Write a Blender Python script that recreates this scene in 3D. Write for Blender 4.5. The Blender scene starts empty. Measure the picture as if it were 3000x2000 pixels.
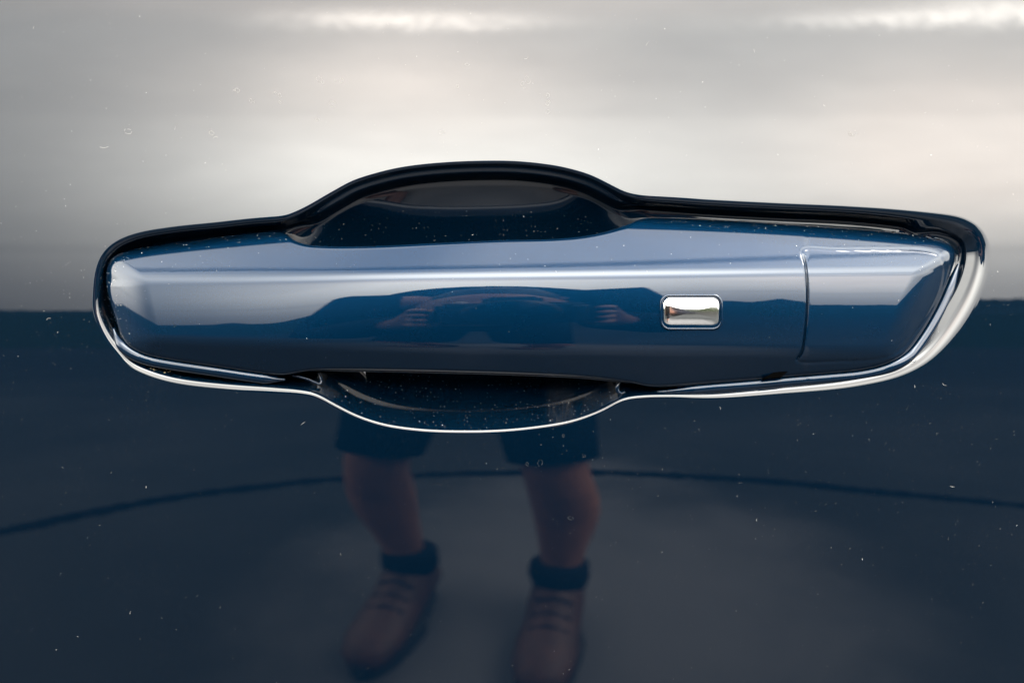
import bpy, bmesh, math, random
import numpy as np
from mathutils import Vector, Matrix

random.seed(4); RNG = np.random.default_rng(4)
scene = bpy.context.scene
COL = scene.collection

# ------------------------------------------------------------------ camera, sky, sun, exposure
S = 0.28 / 3000.0            # metres on the door per photograph pixel
D = 0.25                     # camera to door
ZC = 1.0                     # height of the camera
cam_d = bpy.data.cameras.new('camera'); cam = bpy.data.objects.new('camera', cam_d)
COL.objects.link(cam); scene.camera = cam
cam.location = (0, -D, ZC); cam.rotation_euler = (math.radians(90), 0, 0)
cam_d.sensor_width = 36; cam_d.lens = 36 * D / 0.28
cam_d.clip_start = 0.004; cam_d.clip_end = 5000
cam_d.dof.use_dof = True; cam_d.dof.focus_distance = D - 0.001; cam_d.dof.aperture_fstop = 10
scene.view_settings.view_transform = 'Standard'; scene.view_settings.look = 'None'
scene.view_settings.gamma = 1; scene.view_settings.exposure = 4.0
scene.cycles.max_bounces = 10; scene.cycles.glossy_bounces = 8; scene.cycles.diffuse_bounces = 3
scene.cycles.sample_clamp_indirect = 0; scene.cycles.caustics_reflective = False; scene.cycles.caustics_refractive = False

SUN_EL, SUN_AZ = math.radians(55), math.radians(70)      # veiled sun, behind the car and to the right
world = bpy.data.worlds.new('World'); scene.world = world; world.use_nodes = True
WT = world.node_tree; WT.nodes.clear()

class G:
    """small helper that strings math nodes together"""
    def __init__(s, tree): s.t = tree
    def _set(s, sock, v):
        if isinstance(v, (int, float)): sock.default_value = v
        elif isinstance(v, tuple): sock.default_value = v
        else: s.t.links.new(v, sock)
    def m(s, op, a, b=0.0, c=0.0, clamp=False):
        n = s.t.nodes.new('ShaderNodeMath'); n.operation = op; n.use_clamp = clamp
        for i, v in enumerate((a, b, c)): s._set(n.inputs[i], v)
        return n.outputs[0]
    def ss(s, x, lo, hi):            # smoothstep
        n = s.t.nodes.new('ShaderNodeMapRange'); n.interpolation_type = 'SMOOTHSTEP'
        s._set(n.inputs[0], x)
        if lo <= hi: n.inputs[1].default_value, n.inputs[2].default_value, n.inputs[3].default_value, n.inputs[4].default_value = lo, hi, 0, 1
        else: n.inputs[1].default_value, n.inputs[2].default_value, n.inputs[3].default_value, n.inputs[4].default_value = hi, lo, 1, 0
        return n.outputs[0]
    def gauss(s, x, c, sig):
        d = s.m('DIVIDE', s.m('SUBTRACT', x, c), sig)
        return s.m('POWER', 2.71828, s.m('MULTIPLY', s.m('MULTIPLY', d, d), -0.5))
    def noise(s, vec, scale, detail=3, rough=0.5, dist=0.0):
        n = s.t.nodes.new('ShaderNodeTexNoise'); s.t.links.new(vec, n.inputs['Vector'])
        n.inputs['Scale'].default_value = scale; n.inputs['Detail'].default_value = detail
        n.inputs['Roughness'].default_value = rough; n.inputs['Distortion'].default_value = dist
        return n.outputs['Fac']
    def mix(s, f, a, b):
        n = s.t.nodes.new('ShaderNodeMix'); n.data_type = 'RGBA'; n.clamp_factor = True
        s._set(n.inputs[0], f); s._set(n.inputs[6], a); s._set(n.inputs[7], b)
        return n.outputs[2]
    def scale_col(s, col, f):
        n = s.t.nodes.new('ShaderNodeVectorMath'); n.operation = 'SCALE'
        s._set(n.inputs[0], col); s._set(n.inputs['Scale'], f)
        return n.outputs[0]
    def scale_vec(s, v, k):
        n = s.t.nodes.new('ShaderNodeVectorMath'); n.operation = 'MULTIPLY'
        s.t.links.new(v, n.inputs[0]); n.inputs[1].default_value = k
        return n.outputs[0]
    def sep(s, v):
        n = s.t.nodes.new('ShaderNodeSeparateXYZ'); s.t.links.new(v, n.inputs[0]); return n.outputs
    def comb(s, x, y, z):
        n = s.t.nodes.new('ShaderNodeCombineXYZ')
        for i, v in enumerate((x, y, z)): s._set(n.inputs[i], v)
        return n.outputs[0]

def build_sky():
    g = G(WT)
    sky = WT.nodes.new('ShaderNodeTexSky'); sky.sky_type = 'NISHITA'; sky.sun_disc = False
    sky.sun_elevation = SUN_EL; sky.sun_rotation = SUN_AZ; sky.air_density = 1.0; sky.dust_density = 1.5
    tc = WT.nodes.new('ShaderNodeTexCoord'); dirv = tc.outputs['Generated']
    x, y, z = g.sep(dirv)
    hz = g.m('SQRT', g.m('ADD', g.m('MULTIPLY', y, y), g.m('MULTIPLY', g.m('MULTIPLY', x, x), 0.2)))
    el = g.m('MULTIPLY', g.m('ARCTAN2', z, hz), 57.29578)      # cloud bands lie parallel to the car
    az = g.m('MULTIPLY', g.m('ARCTAN2', x, g.m('MULTIPLY', y, -1.0)), 57.29578)   # 0 = away from the door, + = right
    nv = g.comb(g.m('MULTIPLY', az, 0.035), g.m('MULTIPLY', el, 0.09), z)
    n1 = g.noise(nv, 1.6, 4, 0.5, 0.3)
    n2 = g.noise(nv, 5.5, 3, 0.55)
    def blob(a, e, sa, se, amp):
        return g.m('MULTIPLY', g.m('MULTIPLY', g.gauss(az, a, sa), g.gauss(el, e, se)), amp)
    b = 0.51
    wob = g.noise(g.comb(g.m('MULTIPLY', az, 0.9), g.m('MULTIPLY', el, 1.2), 0.0), 1.0, 3, 0.6)
    el_s = g.m('ADD', el, g.m('MULTIPLY', g.m('SUBTRACT', wob, 0.5), 1.1))          # ragged edges of the thin bright cloud
    for q in CLOUDS:
        if q[3] < 1.0: b = g.m('ADD', g.m('MULTIPLY', g.m('MULTIPLY', g.gauss(az, q[0], q[2]), g.gauss(el_s, q[1], q[3])), g.m('ADD', q[4] * 0.45, g.m('MULTIPLY', g.ss(wob, 0.25, 0.7), q[4] * 0.75))), b)
        else: b = g.m('ADD', blob(*q), b)
    # layered stratus: a soft lower edge at 23 degrees
    b = g.m('MULTIPLY', b, g.m('ADD', 0.94, g.m('MULTIPLY', g.ss(el, 23.3, 22.5), 0.06)))
    b = g.m('MULTIPLY', b, g.m('SUBTRACT', 1.0, g.m('MULTIPLY', g.gauss(el, 8.4, 0.45), 0.10)))
    low = g.ss(el, -2.0, 17.0)
    side = g.ss(g.m('ABSOLUTE', g.m('ADD', az, 36.0)), 0.0, 34.0)
    lowdim = g.m('ADD', g.m('MULTIPLY', low, 0.55), g.m('ADD', 0.32, g.m('MULTIPLY', side, 0.13)))
    b = g.m('MULTIPLY', b, g.m('MINIMUM', lowdim, 1.0))
    b = g.m('MULTIPLY', b, g.m('SUBTRACT', 1.0, g.m('MULTIPLY', g.gauss(az, -45.0, 14.0), g.m('SUBTRACT', 0.64, g.m('MULTIPLY', g.ss(el, 10.0, 34.0), 0.27)))))
    b = g.m('MULTIPLY', b, g.m('ADD', 0.86, g.m('MULTIPLY', n1, 0.28)))
    b = g.m('MULTIPLY', b, g.m('ADD', 0.93, g.m('MULTIPLY', n2, 0.14)))
    warm = g.m('ADD', blob(-8, 27, 14, 5, 1.0), g.m('ADD', blob(33, 20, 9, 7, 1.3), blob(-6, 34, 60, 1.4, 0.6)))
    tint = g.mix(warm, (1.0, 0.968, 0.885, 1), (1.06, 0.955, 0.84, 1))
    tint = g.mix(g.ss(el, 12.0, 0.0), tint, (1.0, 0.965, 0.91, 1))
    cloud = g.scale_col(tint, g.m('MULTIPLY', b, CLOUD_GAIN))
    cover = g.ss(g.m('ADD', el, g.m('MULTIPLY', g.m('SUBTRACT', n1, 0.5), 22.0)), 76.0, 64.0)
    cover = g.m('ADD', g.m('MULTIPLY', cover, 0.50), 0.50)
    skyc = g.scale_col(sky.outputs['Color'], SKY_GAIN)
    col = g.mix(cover, skyc, cloud)
    bg = WT.nodes.new('ShaderNodeBackground'); bg.inputs['Strength'].default_value = 0.1
    WT.links.new(col, bg.inputs['Color'])
    out = WT.nodes.new('ShaderNodeOutputWorld'); WT.links.new(bg.outputs[0], out.inputs[0])

CLOUD_GAIN, SKY_GAIN = 12.5, 0.8
#          az   el   s_az s_el amp
CLOUDS = [(-6, 17, 15, 7, 0.62), (33, 16, 13, 6, 0.34), (33, 24, 9, 4, 0.18), (-10, 27, 9, 3.0, 0.22),
          (-12, 32.2, 4.5, 0.55, 0.46), (-4, 32.0, 4.5, 0.50, 0.46), (29, 31.9, 5.5, 0.5, 0.42), (37, 32.4, 5.0, 0.9, 0.48),
          (2, 53, 36, 9, 1.3), (-66, 28, 13, 14, 0.25)]
build_sky()

sun_d = bpy.data.lights.new('sun', 'SUN'); sun_d.energy = 0.6; sun_d.angle = math.radians(30); sun_d.color = (1.0, 0.94, 0.86)
sun = bpy.data.objects.new('sun', sun_d); COL.objects.link(sun)
sv = Vector((math.sin(SUN_AZ) * math.cos(SUN_EL), math.cos(SUN_AZ) * math.cos(SUN_EL), math.sin(SUN_EL)))
sun.rotation_euler = (-sv).to_track_quat('-Z', 'Y').to_euler(); sun.location = sv * 20

# ------------------------------------------------------------------ helpers
def obj(name, verts, faces, mat, parent=None, smooth=True):
    me = bpy.data.meshes.new(name)
    if isinstance(verts, np.ndarray): verts = verts.tolist()
    if isinstance(faces, np.ndarray): faces = faces.tolist()
    me.from_pydata(verts, [], faces); me.update()
    if smooth: me.polygons.foreach_set('use_smooth', [True] * len(me.polygons))
    if mat: me.materials.append(mat)
    o = bpy.data.objects.new(name, me); COL.objects.link(o)
    if parent: o.parent = parent; o.matrix_parent_inverse = parent.matrix_world.inverted()
    return o
def empty(name, loc):
    o = bpy.data.objects.new(name, None); COL.objects.link(o); o.location = loc
    o.empty_display_size = 0.05
    bpy.context.view_layer.update()
    return o
def tag(o, label=None, cat=None, group=None, kind=None):
    for k, v in (('label', label), ('category', cat), ('group', group), ('kind', kind)):
        if v: o[k] = v
    return o
def catmull(P, per=24, closed=True):
    P = np.asarray(P, float); n = len(P); out = []
    rng = range(n) if closed else range(n - 1)
    for i in rng:
        if closed: a, b, c, d = P[(i - 1) % n], P[i], P[(i + 1) % n], P[(i + 2) % n]
        else: a, b, c, d = P[max(i - 1, 0)], P[i], P[i + 1], P[min(i + 2, n - 1)]
        # centripetal
        t0 = 0; t1 = t0 + max(np.linalg.norm(b - a), 1e-6) ** .5; t2 = t1 + max(np.linalg.norm(c - b), 1e-6) ** .5; t3 = t2 + max(np.linalg.norm(d - c), 1e-6) ** .5
        for k in range(per):
            t = t1 + (t2 - t1) * k / per
            A1 = (t1 - t) / (t1 - t0) * a + (t - t0) / (t1 - t0) * b; A2 = (t2 - t) / (t2 - t1) * b + (t - t1) / (t2 - t1) * c
            A3 = (t3 - t) / (t3 - t2) * c + (t - t2) / (t3 - t2) * d
            B1 = (t2 - t) / (t2 - t0) * A1 + (t - t0) / (t2 - t0) * A2; B2 = (t3 - t) / (t3 - t1) * A2 + (t - t1) / (t3 - t1) * A3
            out.append((t2 - t) / (t2 - t1) * B1 + (t - t1) / (t2 - t1) * B2)
    if not closed: out.append(P[-1])
    return np.array(out)
def resample(P, n, closed=True):
    Q = np.vstack([P, P[:1]]) if closed else P
    s = np.concatenate([[0], np.cumsum(np.linalg.norm(np.diff(Q[:, :2], axis=0), axis=1))])
    t = np.linspace(0, s[-1], n + 1)[:-1] if closed else np.linspace(0, s[-1], n)
    return np.stack([np.interp(t, s, Q[:, k]) for k in range(Q.shape[1])], 1)
def gsmooth(P, sig, closed=True):
    r = int(sig * 3) + 1; k = np.exp(-0.5 * (np.arange(-r, r + 1) / sig) ** 2); k /= k.sum()
    out = np.empty_like(P)
    for c in range(P.shape[1]):
        a = np.concatenate([P[-r:, c], P[:, c], P[:r, c]]) if closed else np.pad(P[:, c], r, mode='edge')
        out[:, c] = np.convolve(a, k, 'valid')
    return out
def normals_in(P):       # inward normals of a clockwise (on screen) closed outline, image axes: u right, v down
    T = np.roll(P, -1, 0) - np.roll(P, 1, 0); T /= np.linalg.norm(T, axis=1)[:, None]
    return np.stack([-T[:, 1], T[:, 0]], 1)
def dist_poly(Q, P, closed=True):
    A = P; B = np.roll(P, -1, 0)
    if not closed: A, B = P[:-1], P[1:]
    AB = B - A; L = (AB ** 2).sum(1) + 1e-12; out = np.empty(len(Q))
    for i in range(0, len(Q), 3000):
        q = Q[i:i + 3000, None, :]; t = np.clip(((q - A) * AB).sum(2) / L, 0, 1)
        out[i:i + 3000] = np.sqrt((((q - A) - t[..., None] * AB) ** 2).sum(2).min(1))
    return out
def inside_poly(Q, P):
    x, y = Q[:, 0], Q[:, 1]; ins = np.zeros(len(Q), bool); n = len(P)
    for i in range(n):
        x1, y1 = P[i]; x2, y2 = P[(i + 1) % n]
        if y1 == y2: continue
        c = ((y1 > y) != (y2 > y)) & (x < (x2 - x1) * (y - y1) / (y2 - y1) + x1)
        ins ^= c
    return ins
def smooth01(x): x = np.clip(x, 0, 1); return x * x * (3 - 2 * x)
def smax(a, b, k):
    h = np.maximum(k - np.abs(a - b), 0) / k
    return np.maximum(a, b) + h * h * k * 0.25
def ring_faces(nr, n, flip=False):
    i = np.arange(nr - 1)[:, None] * n; j = np.arange(n)[None, :]; j2 = (j + 1) % n
    f = np.stack([i + j, i + j2, i + n + j2, i + n + j], -1).reshape(-1, 4)
    return f[:, ::-1] if flip else f
def place(u, v, y):      # a point of the door: photograph pixel measured on the door plane, and depth behind that plane
    k = S * (1 + y / D)
    return np.stack([(u - 1500) * k, y, ZC + (1000 - v) * k], -1)

# ------------------------------------------------------------------ materials
def mat_new(name):
    m = bpy.data.materials.new(name); m.use_nodes = True
    return m, m.node_tree, m.node_tree.nodes['Principled BSDF']
def paint_material(name, col, ior=1.5, peel=1.0, rough=0.012, smear=False, flake=0.6):
    m, t, b = mat_new(name); g = G(t)
    tc = t.nodes.new('ShaderNodeTexCoord'); P = tc.outputs['Object']
    b.inputs['Roughness'].default_value = rough; b.inputs['IOR'].default_value = ior
    # fine film of road dust on the lacquer
    f1 = g.noise(P, 55, 4, 0.6); f2 = g.noise(P, 900, 2, 0.6)
    film = g.m('MULTIPLY', g.ss(f1, 0.45, 0.8), g.ss(f2, 0.45, 0.75))
    film = g.m('MULTIPLY', film, 0.003)
    fine = g.noise(P, 5200, 1, 0.5)
    patch = g.ss(g.noise(P, 38, 3, 0.6), 0.42, 0.68)
    spk = g.m('MULTIPLY', g.ss(fine, 0.735, 0.80), g.m('MULTIPLY', patch, 0.10))
    film = g.m('ADD', film, spk)
    if smear:
        x, y, z = g.sep(P)
        cx = (1640 - 1500) * S * 1.06; cz = ZC + (1000 - 1180) * S * 1.06
        u = g.m('DIVIDE', g.m('SUBTRACT', x, g.m('ADD', cx, g.m('MULTIPLY', g.m('MULTIPLY', g.m('SUBTRACT', z, cz), g.m('SUBTRACT', z, cz)), -12.0))), 0.0040)
        wv = g.comb(g.m('MULTIPLY', g.m('ADD', x, g.m('MULTIPLY', g.noise(P, 260, 1, 0.5), 0.0008)), 2600.0), 0.0, g.m('MULTIPLY', z, 190.0))
        st = g.m('ADD', 0.06, g.ss(g.noise(wv, 1.0, 3, 0.6), 0.40, 0.85))
        msk = g.m('MULTIPLY', g.ss(g.m('ABSOLUTE', u), 1.25, 0.5), g.m('MULTIPLY', g.ss(z, cz - 0.0072, cz - 0.005), g.ss(z, cz + 0.009, cz + 0.002)))
        film = g.m('ADD', film, g.m('MULTIPLY', g.m('MULTIPLY', st, msk), 0.045))
    film = g.m('MINIMUM', film, 0.9)
    c = g.mix(film, (*col, 1), (0.42, 0.38, 0.33, 1))
    b.inputs['Roughness'].default_value = 0.42          # metal flake under the lacquer
    t.links.new(g.m('MULTIPLY', g.m('SUBTRACT', 1.0, film), flake), b.inputs['Metallic']); b.inputs['Specular IOR Level'].default_value = 0.0
    b.inputs['Coat Weight'].default_value = 1.0; b.inputs['Coat Roughness'].default_value = rough; b.inputs['Coat IOR'].default_value = ior
    t.links.new(c, b.inputs['Base Color'])
    pe = g.noise(P, 210, 2, 0.5); pf = g.noise(P, 620, 1, 0.5)
    h = g.m('ADD', pe, g.m('MULTIPLY', pf, 0.12))
    bp = t.nodes.new('ShaderNodeBump'); bp.inputs['Strength'].default_value = 1.0; bp.inputs['Distance'].default_value = 3.0e-6 * peel
    t.links.new(h, bp.inputs['Height']); t.links.new(bp.outputs[0], b.inputs['Coat Normal'])
    return m
PAINT = (0.0002, 0.0032, 0.0086); PAINT_H = (0.0003, 0.0078, 0.0222)
M_paint = paint_material('navy_paint', PAINT, 1.52, 1.0, flake=0.25)
M_recess = paint_material('navy_paint_recess', PAINT, 1.52, 1.0, smear=True, flake=0.25)
M_handle = paint_material('navy_paint_handle', PAINT_H, 1.41, 0.5)
def simple(name, col, rough=0.6, metal=0.0, ior=1.45, nscale=0, namp=0.3):
    m, t, b = mat_new(name); g = G(t)
    b.inputs['Roughness'].default_value = rough; b.inputs['Metallic'].default_value = metal; b.inputs['IOR'].default_value = ior
    if rough > 0.85: b.inputs['Specular IOR Level'].default_value = 0.0
    if nscale:
        tc = t.nodes.new('ShaderNodeTexCoord'); n = g.noise(tc.outputs['Object'], nscale, 4, 0.6)
        c = g.mix(n, (*[k * (1 - namp) for k in col], 1), (*[min(1, k * (1 + namp)) for k in col], 1))
        t.links.new(c, b.inputs['Base Color'])
    else: b.inputs['Base Color'].default_value = (*col, 1)
    return m
M_chrome = simple('chrome', (0.80, 0.79, 0.77), 0.11, 1.0)
M_blackplastic = simple('black_plastic', (0.012, 0.012, 0.013), 0.35, nscale=900, namp=0.2)
M_sootblack = simple('matt_black_plastic', (0.0008, 0.0008, 0.0008), 0.95)
M_dust = simple('dust_grain', (0.50, 0.50, 0.48), 0.8)
M_dirt = simple('dried_grass_crumb', (0.40, 0.31, 0.17), 0.8)
M_spot = simple('dried_drop_rim', (0.085, 0.085, 0.085), 0.5)
M_ground = None

# ------------------------------------------------------------------ door skin: depth of the pressed panel as a function of photograph height
_tab = np.array([(-6000, 14), (-1500, 11.5), (-500, 9.0), (0, 7.2), (300, 5.1), (600, 2.5), (800, 0.75), (900, -0.55), (1000, -2.4), (1125, -4.9), (1350, -8.4), (1640, -12.2), (2000, -14.8), (2400, -16), (4000, -17), (9000, -18)], float)
_v = np.arange(-6500, 9500, 2.0)
_phi = np.interp(_v, _tab[:, 0], _tab[:, 1])
_k = np.exp(-0.5 * (np.arange(-90, 91) / 35.0) ** 2); _k /= _k.sum()
_phi = np.convolve(np.pad(_phi, 90, mode='edge'), _k, 'valid')
_y = -np.concatenate([[0], np.cumsum(np.tan(np.radians((_phi[1:] + _phi[:-1]) / 2)) * 2.0 * S)])
_y -= np.interp(900, _v, _y)
def skin_y(u, v):
    X = (np.asarray(u, float) - 1500) * S
    return np.interp(v, _v, _y) + X * X / (2 * 3.0)

OUT = [(283,871),(287,810),(297,770),(319,735),(354,710),(408,690),(506,673),(639,659),(738,648),(840,639),(868,628),(907,608),(957,578),(1004,551),(1034,535),(1109,511),(1186,494),(1294,482),(1403,477),(1513,478),(1622,490),(1677,502),(1731,519),(1785,546),(1833,570),(1880,580),(1950,585),(2091,594),(2285,604),(2478,613),(2624,625),(2742,642),(2808,660),(2848,690),(2862,730),(2858,780),(2835,850),(2800,915),(2750,990),(2700,1042),(2625,1085),(2500,1117),(2285,1141),(2091,1158),(1960,1158),(1880,1160),(1826,1168),(1760,1202),(1677,1232),(1568,1251),(1458,1261),(1348,1263),(1239,1259),(1129,1244),(1047,1218),(981,1185),(921,1153),(880,1145),(793,1138),(665,1129),(538,1115),(474,1101),(423,1083),(380,1060),(345,1020),(318,985),(297,945),(284,905)]
N = 1500
out = gsmooth(resample(catmull(OUT), N), 4.0)
nin = gsmooth(normals_in(out), 6.0); nin /= np.linalg.norm(nin, axis=1)[:, None]
# lip radius along the outline
def lip_radius(P):
    u, v = P[:, 0], P[:, 1]
    top = np.interp(u, [283, 400, 860, 1000, 1400, 1800, 1900, 2500, 2700, 2830, 2870], [26, 20, 18, 14, 13, 14, 18, 20, 28, 56, 100])
    bot = np.interp(u, [283, 340, 420, 800, 880, 1000, 1400, 1800, 1960, 2300, 2600, 2700, 2800, 2870], [26, 32, 30, 28, 20, 17, 18, 16, 15, 34, 46, 68, 95, 100])
    w = smooth01((v - 760) / 160)
    return top * (1 - w) + bot * w
R = gsmooth(lip_radius(out)[:, None], 14.0)[:, 0]
bowl = smooth01((out[:, 0] - 850) / 90) * smooth01((1885 - out[:, 0]) / 90)
spine = np.stack([np.clip(out[:, 0], 470, 2560), np.full(N, 885.0)], 1)
topside = smooth01((900 - out[:, 1]) / 120)
rightend = smooth01((out[:, 0] - 2640) / 120)
# profile rings: (offset, depth) in photograph pixels, as functions of the outline
def arc(R, a): return -R * .5 + R * np.sin(a), R * (1 - np.cos(a))
rings = []
A1 = (np.radians(58) * topside + np.radians(50) * (1 - topside)) * bowl + np.radians(74) * (1 - bowl); A1 = A1 * (1 - rightend) + np.radians(37) * rightend
for k in range(0, 19):
    a = A1 * k / 18; rings.append(arc(R, a))
o0, d0 = rings[-1]
# straight wall
wl = ((13 - 5 * topside) * bowl + 42 * (1 - bowl)) * (1 - rightend) + 22 * rightend
for f in np.linspace(0, 1, 7)[1:]:
    rings.append((o0 + f * wl * np.cos(A1), d0 + f * wl * np.sin(A1)))
o1, d1 = rings[-1]
# bowl: step out (a thin crease) and a second, deeper wall; slot: cove to the floor
A2 = (np.radians(30) * topside + A1 * (1 - topside)) * bowl + A1 * (1 - bowl)
rc0 = 5.0
for k in range(1, 7):
    f = k / 6.0; a = A1 * (1 - f) + A2 * f
    o1 = o1 + rc0 * np.cos(a) * .5 * (0.3 + bowl); d1 = d1 + rc0 * np.sin(a) * .5 * (0.3 + bowl); rings.append((o1, d1))
A3 = (np.radians(76) * topside + np.radians(50) * (1 - topside)) * bowl + A1 * (1 - bowl)
A3 = A3 * (1 - rightend) + np.radians(66) * rightend
wl2 = (60 + 4 * topside) * bowl + 20 * (1 - bowl)
for k in range(1, 12):
    f = k / 11.0; a = A2 + (A3 - A2) * smooth01(np.float64(min(1, f * 3)))
    o1 = o1 + wl2 / 11 * np.cos(a); d1 = d1 + wl2 / 11 * np.sin(a); rings.append((o1, d1))
dsp = 104 + 127 * smooth01((spine[:, 0] - 830) / 260) * smooth01((1920 - spine[:, 0]) / 260)
pw = 2.0 - (0.55 - 0.95 * smooth01((np.abs(out[:, 0] - 1360) - 300) / 130)) * topside
_d = np.linalg.norm(out + nin * (o1 + 25)[:, None] - spine, axis=1)
A4 = (np.radians(21) * topside + np.arctan(pw * np.maximum(dsp - d1 - 24, 5) / _d) * (1 - topside)) * bowl
cv = (34 - 16 * topside) * bowl + 26 * (1 - bowl)
for k in range(1, 13):
    a = A3 + (A4 - A3) * k / 12.0
    o1 = o1 + cv / 12 * np.cos(a); d1 = d1 + cv / 12 * np.sin(a); rings.append((o1, d1))
OFF = np.array([r[0] for r in rings]); DEP = np.array([r[1] for r in rings])
Pu = out[None, :, 0] + OFF * nin[None, :, 0]; Pv = out[None, :, 1] + OFF * nin[None, :, 1]
last = np.stack([Pu[-1], Pv[-1]], 1); last = gsmooth(last, 3.0)
inner_u, inner_v, inner_d = [], [], []
for f in np.linspace(0, 1, 26)[1:]:
    q = last * (1 - f) + spine * f
    inner_u.append(q[:, 0]); inner_v.append(q[:, 1])
    inner_d.append(DEP[-1] + (dsp - DEP[-1]) * (1 - (1 - f) ** pw))
Pu = np.vstack([Pu, inner_u]); Pv = np.vstack([Pv, inner_v]); DEP = np.vstack([DEP, inner_d])
# smooth the interior depths along the outline so that bowl and slots flow into each other
for k in range(19, len(DEP) - 1): DEP[k] = gsmooth(DEP[k][:, None], min(10, 1 + (k - 19) * .6))[:, 0]
RY = skin_y(Pu, Pv) + DEP * S
RV = place(Pu.ravel(), Pv.ravel(), RY.ravel())

car_door = tag(empty('parked_car', (0, 0.9, 0)), 'glossy navy blue car with a recessed pull handle in its dusty door', 'car')
F = ring_faces(len(DEP), N, True)
recess = obj('handle_recess', RV, F, M_recess, car_door)
# skin: rings from the lip start outwards to a door-sized rectangle
e0 = np.stack([Pu[0], Pv[0]], 1)
c0 = np.array([1500.0, 900.0])
dirs = gsmooth(-nin, 30.0); 
ang = np.arctan2(e0[:, 1] - c0[1], (e0[:, 0] - c0[0]))
rect = np.empty_like(e0)
UL, UR, VT, VB = -4300, 7300, -700, 8000
dd = (e0 - c0) * np.array([0.35, 1.0]); dd /= np.linalg.norm(dd, axis=1)[:, None]
tx = np.where(dd[:, 0] > 0, (UR - c0[0]) / np.maximum(dd[:, 0], 1e-9), (UL - c0[0]) / np.minimum(dd[:, 0], -1e-9))
ty = np.where(dd[:, 1] > 0, (VB - c0[1]) / np.maximum(dd[:, 1], 1e-9), (VT - c0[1]) / np.minimum(dd[:, 1], -1e-9))
rect = c0 + dd * np.minimum(tx, ty)[:, None]
sk = []
for f in np.concatenate([np.linspace(0, 0.03, 16), np.linspace(0.03, 0.25, 60)[1:], np.linspace(0.25, 1, 60)[1:]]):
    sk.append(e0 * (1 - f) + rect * f)
SK = np.array(sk); sy = skin_y(SK[..., 0], SK[..., 1])
door_skin = obj('door_skin', place(SK[..., 0].ravel(), SK[..., 1].ravel(), sy.ravel()), ring_faces(len(sk), N, False), M_paint, car_door)
# exact normals of the pressed skin, so that the long reflections run smooth
def set_skin_normals(o, U, V):
    e = 1.0
    du = place(U + e, V, skin_y(U + e, V)) - place(U - e, V, skin_y(U - e, V))
    e = 6.0
    dv = place(U, V + e, skin_y(U, V + e)) - place(U, V - e, skin_y(U, V - e))
    n = np.cross(dv, du); n /= np.linalg.norm(n, axis=1)[:, None]
    n[n[:, 1] > 0] *= -1
    o.data.normals_split_custom_set_from_vertices(n.tolist())
set_skin_normals(door_skin, SK[..., 0].ravel(), SK[..., 1].ravel())

# ------------------------------------------------------------------ handle
HO = [(311,838),(310,800),(315,776),(328,755),(350,741),(389,730),(472,717),(572,704),(671,690),(770,678),(815,676),(838,685),(862,704),(897,716),(936,720),(1000,722),(1129,719),(1294,711),(1458,703.5),(1622,699.5),(1705,692.5),(1776,678),(1842,656),(1875,642),(1905,637),(1970,638),(2139,646),(2285,655.5),(2430,665),(2575,676),(2697,689),(2752,698),(2785,716),(2801,745),(2789,791),(2750,888),(2697,980),(2653,1034),(2600,1063),(2527,1082),(2430,1092),(2309,1102),(2236,1109),(2091,1121),(1930,1134),(1895,1132),(1858,1124),(1842,1121),(1732,1107),(1622,1100),(1458,1093.5),(1294,1089),(1129,1085.5),(964,1084),(916,1085.5),(870,1092),(842,1098),(820,1098.5),(750,1090),(622,1071),(495,1052),(440,1041),(402,1027),(372,1007),(353,980),(338,936),(322,885)]
NH = 2200
ho = gsmooth(resample(catmull(HO), NH), 3.0)
hn = gsmooth(normals_in(ho), 4.0); hn /= np.linalg.norm(hn, axis=1)[:, None]
hs = np.stack([np.clip(ho[:, 0], 455, 2600), np.full(NH, 900.0)], 1)
qs = []
edge_off = [0, .6, 1.6, 3, 4.8, 7, 9.6, 12.6, 16, 20, 24, 28]
for o_ in edge_off: qs.append(ho + hn * o_)
lastq = qs[-1]
for f in np.linspace(0, 1, 52)[1:]: qs.append(lastq * (1 - f) + hs * f)
HQ = np.array(qs); HU, HV = HQ[..., 0].ravel(), HQ[..., 1].ravel()
CAP = gsmooth(resample(catmull([(2348,733),(2356,760),(2362,792),(2365,860),(2363,920),(2360,956),(2348,1034),(2333,1056),(2345,1061),(2450,1058),(2575,1051),(2630,1030),(2690,965),(2730,905),(2757,850),(2768,790),(2762,765),(2745,745),(2700,733),(2600,731),(2450,732)], 12), 500), 2.0)
_cu = np.arange(0, 3001.0)
_cv = gsmooth(np.interp(_cu, [300, 500, 830, 1100, 2130, 2700], [950, 948, 944, 905, 882, 882])[:, None], 90.0, False)[:, 0]
def crown_v(u): return np.interp(u, _cu, _cv) + 9 * smooth01((u - 2352) / 20.0)
APEX = -0.0085
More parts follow.
